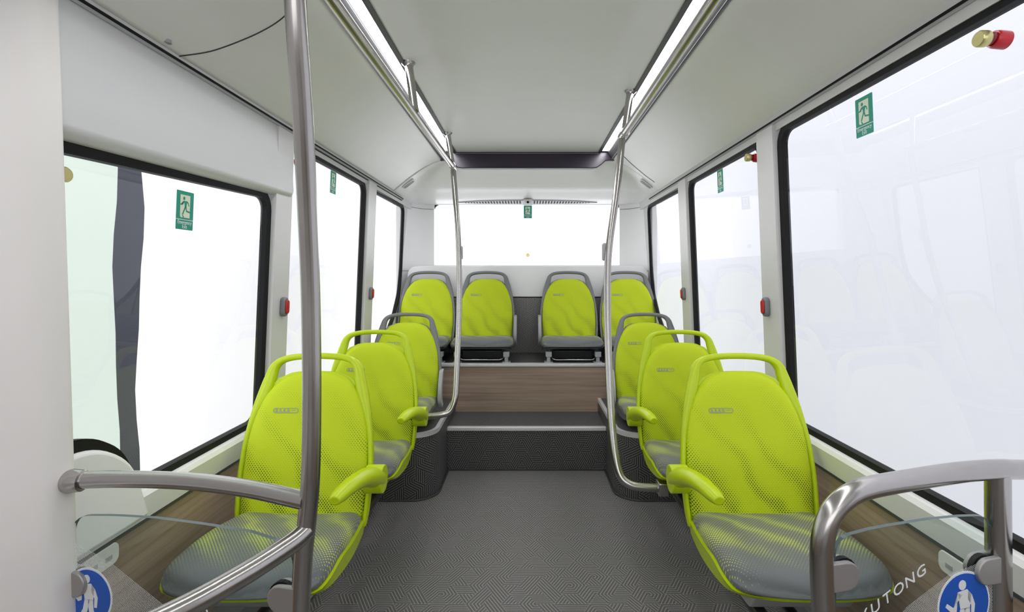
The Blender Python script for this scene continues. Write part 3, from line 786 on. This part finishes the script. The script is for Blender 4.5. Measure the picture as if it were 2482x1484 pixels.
def clamp(a, sgn, loc, par, L0):
    """D shaped glass clamp: block on the post and rounded jaw over the pane"""
    x, z = a
    pl = [(x-sgn*.030, z-.024), (x-sgn*.030, z+.024)] + [(x+.024*math.cos(t)*sgn, z+.024*math.sin(t)) for t in [PI/2-PI*k/10 for k in range(11)]]
    for t0, t1 in ((.0045, .0145), (-.0145, -.0045)):
        cl = MB().prism(pl, loc, t0, t1).build('clamp_jaw', SATIN, par, auto=40); bevel(cl, .002, 2)
    MB().prism([(x+sgn*.001+.0265*math.cos(t), z+.0265*math.sin(t)) for t in [2*PI*k/20 for k in range(20)]], loc, -.0044, .0044).build('clamp_gasket', BLACK, par)
clamp((.024, .552), 1, loc, lp, LL); clamp((LL-.024, .580), -1, loc, lp, LL)

# foreground right: hoop rail with glass
rp = thing('glass_partition', 'steel hoop rail with a glass pane in front of the right front seat', 'partition', (.50, .86, 0))
o = Vector((.50, .86, 0)); L_ = lambda p: Vector(p)-o
hoop = spline([(.507, .856, 0.0), (.506, .856, .30), (.500, .855, .52), (.4935, .853, .64), (.494, .853, .70), (.507, .856, .742), (.535, .862, .770), (.580, .872, .785), (.68, .894, .792), (.78, .918, .795), (.868, .940, .792), (.915, .957, .785), (.962, .975, .778)], 8)
MB().tube([L_(p) for p in hoop], .0180, 20).build('hoop_rail', STEEL, rp, auto=50)
MB().tube([L_(p) for p in [(.872, .944, .79), (.8755, .944, .40), (.8785, .944, 0)]], .0195, 20).build('post', STEEL, rp, auto=50)
loc2, LL2, d2, n2 = glass_side((.50, .86), (.872, .944), .71, .05, .05, rp, o)
outl = [(.022, .05), (LL2-.012, .05)] + [tuple(p)[:2] for p in fillet([Vector((LL2-.010, .60, 0)), Vector((LL2-.018, .708, 0)), Vector((LL2-.09, .714, 0))], .075, 7)] + [(.22, .716), (.13, .714)] + [tuple(p)[:2] for p in fillet([Vector((.09, .712, 0)), Vector((.020, .704, 0)), Vector((.022, .62, 0))], .06, 7)]
gp2 = MB().prism(outl, loc2, -.004, .004).build('glass_pane', GLASSP, rp)
edge_glass(gp2, n2)
pane_uv([(LL2-.02, .632), (.262, .614), (.17, .570), (.06, .50), (.03, .06), (LL2-.02, .06)], 'frit_print', FRIT, gp2, .0052, rot=-.45, loc=loc2)
ped_sticker(.294, .556, .060, -9, gp2, loc2)
ang = math.atan2(d2.y, d2.x)
for k, ch in enumerate('YUTONG'):
    a = (.074+.0245*k, .565+.0122*k); w = loc2(a, .006)
    text_mesh('lettering', ch, .026, PRINT, gp2, w, (PI/2, -math.radians(27), ang), sx=1.25, shear=.25)
clamp((.036, .644), 1, loc2, rp, LL2); clamp((LL2-.040, .612), -1, loc2, rp, LL2)

# ------------------------------------------------------------------ wall sockets behind the partitions
for s, y, z in ((1, 1.124, .498), (-1, 1.157, .498)):
    t = thing('usb_socket_plate', 'cream rounded socket plate on the wood panel at the %s' % ('right' if s > 0 else 'left'), 'socket', (s*.968-.01, y, z), (0, 0, -s*PI/2), 'socket plates on the wood panels')
    pl = MB().prism(rrect(-.052, .052, -.025, .025, .017), lambda p, tt: (p[0], tt, p[1]), -.010, 0).build('plate', CREAM, t); bevel(pl, .003)
    for x in (-.02, .02): MB().box(x-.009, x+.009, -.0115, -.0095, -.008, .002).build('port', LGREY, t)

# ------------------------------------------------------------------ emergency exit stickers
def sticker(label):
    t = thing('exit_sticker', label, 'sticker', group='green emergency exit stickers')
    fn = lambda p, tt: (p[0], -tt, p[1])
    w, h = .035, .0535
    MB().prism(rrect(-w, w, -h, h, .002, 2), fn, 0, .0010).build('green_plate', GREEN, t)
    MB().prism([(-.0205, .043), (.0195, .043), (.0195, -.020), (-.0170, -.020), (-.0205, -.0165)], fn, .001, .0014).build('door_symbol', PALE, t)
    mm = MB()
    mm.prism([(-.0060+.0042*math.cos(2*PI*k/14), .0335+.0050*math.sin(2*PI*k/14)) for k in range(14)], fn, .0014, .0018)
    for q in ([(-.0085, .026), (.0065, .0268), (.0070, .023), (.0035, .010), (-.0022, .0085), (-.0035, .018)],
              [(-.0085, .026), (-.0040, .0255), (-.0085, .0180), (-.0205, .0175), (-.0205, .0145), (-.0105, .0145)],
              [(.0040, .0270), (.0075, .0265), (.0125, .0230), (.0158, .0140), (.0130, .0130), (.0100, .0205), (.0050, .0235)],
              [(-.0022, .0110), (.0020, .0090), (-.0085, -.0120), (-.0128, -.0115)],
              [(-.0010, .0110), (.0036, .0120), (.0070, -.0005), (.0040, -.0030)],
              [(.0040, -.0030), (.0055, .0010), (.0190, -.0010), (.0215, -.0040), (.0180, -.0055)],
              [(-.0125, -.0125), (-.0095, -.0130), (-.0040, -.0190), (-.0080, -.0200)]):
        mm.prism(q, fn, .0014, .0018)
    mm.build('running_figure', GREEN, t)
    MB().box(-w, w, -.0014, -.001, -.0265, -.0248).build('white_line', PRINT, t)
    text_mesh('lettering', 'Emergency', .0150, PRINT, t, (0, -.0012, -.0335), (PI/2, 0, 0), sx=.88)
    text_mesh('lettering', 'Exit', .0150, PRINT, t, (0, -.0012, -.0455), (PI/2, 0, 0), sx=.88)
    return t
TL = math.radians(2.3)
s0 = sticker('green emergency exit sticker at the top of the rear window'); s0.location = (.005, 4.292, 1.686)
def side_sticker(s, y, z, label): dup(s0, (W(s, z, .006), y, z), (TL, 0, -s*PI/2), label)
side_sticker(1, 1.397, 1.588, 'green emergency exit sticker on the large right front window')
side_sticker(1, 2.437, 1.602, 'green emergency exit sticker on the middle right window')
side_sticker(-1, 1.420, 1.331, 'green emergency exit sticker on the low left window')
side_sticker(-1, 2.476, 1.602, 'green emergency exit sticker on the middle left window')

# ------------------------------------------------------------------ red and brass window breakers, stop buttons
def breaker(label):
    t = thing('window_breaker', label, 'window breaker', group='red window breaker knobs')
    MB().tube([(0, 0, 0), (0, -.020, .002), (0, -.026, .003)], [.017, .017, .0155], 24).build('red_base', RED, t, auto=40)
    MB().tube([(0, -.026, .003), (0, -.036, .003)], .0125, 24).build('red_collar', DRED, t, auto=40)
    MB().tube([(0, -.036, .003), (0, -.039, .003), (0, -.052, .003), (0, -.055, .003)], [.0135, .0155, .0155, .0135], 24).build('brass_cap', GOLD, t, auto=40)
    return t
k0 = breaker('red and brass window breaker knob on the large right front window'); k0.location = (W(1, 1.605, .004), .985, 1.605); k0.rotation_euler = (0, 0, -PI/2)
dup(k0, (W(1, 1.617, .004), 2.03, 1.617), label='red and brass window breaker knob on the middle right window')
dup(k0, (W(-1, 1.61, .004), 2.08, 1.61), (0, 0, PI/2), 'red window breaker knob on the middle left window beside the bent pole')
dup(k0, (W(-1, 1.347, -.005), 1.008, 1.347), (0, 0, PI/2), 'brass capped breaker knob half hidden by the left pillar')
def button(label):
    t = thing('stop_button', label, 'stop button', group='red stop buttons on the window posts')
    h = MB().prism(rrect(-.019, .019, -.0375, .0375, .018, 6), lambda p, tt: (p[0], -tt, p[1]), 0, .020).build('housing', MGREY, t); bevel(h, .006, 3)
    l = MB().prism(rrect(-.013, .013, -.027, .027, .012, 6), lambda p, tt: (p[0], -tt, p[1]), .020, .026).build('red_lens', RED, t); bevel(l, .004, 3)
    return t
q0 = button('red stop button on the right post beside the large window'); q0.location = (W(1, 1.03, .028), 1.955, 1.03); q0.rotation_euler = (TL, 0, -PI/2)
dup(q0, (W(1, 1.043, .028), 2.985, 1.043), label='red stop button on the far right window post')
dup(q0, (W(-1, 1.03, .028), 1.96, 1.03), (TL, 0, PI/2), 'red stop button on the left post beside the low window')
dup(q0, (W(-1, 1.043, .028), 3.05, 1.043), (TL, 0, PI/2), 'red stop button on the far left window post')

# ------------------------------------------------------------------ rear window details
t = thing('dome_camera', 'small white dome camera in the middle of the grille above the rear window', 'camera', (.005, 4.045, 1.752))
MB().tube([(0, 0, 0), (0, 0, -.010), (0, -.006, -.024), (0, -.009, -.034)], [.036, .035, .028, .016], 24).build('dome', WHITE, t, auto=40)
MB().tube([(0, -.024, -.020), (0, -.034, -.026)], [.010, .009], 16).build('lens', BLACK, t, auto=40)
MB().cyl((.005, 4.296, 1.322), (.005, 4.284, 1.322), .016, 24).build('wiper_spindle_cap', GOLD, auto=40)
tag(bpy.data.objects['wiper_spindle_cap'], 'small round bronze cap low on the rear window', 'cap')
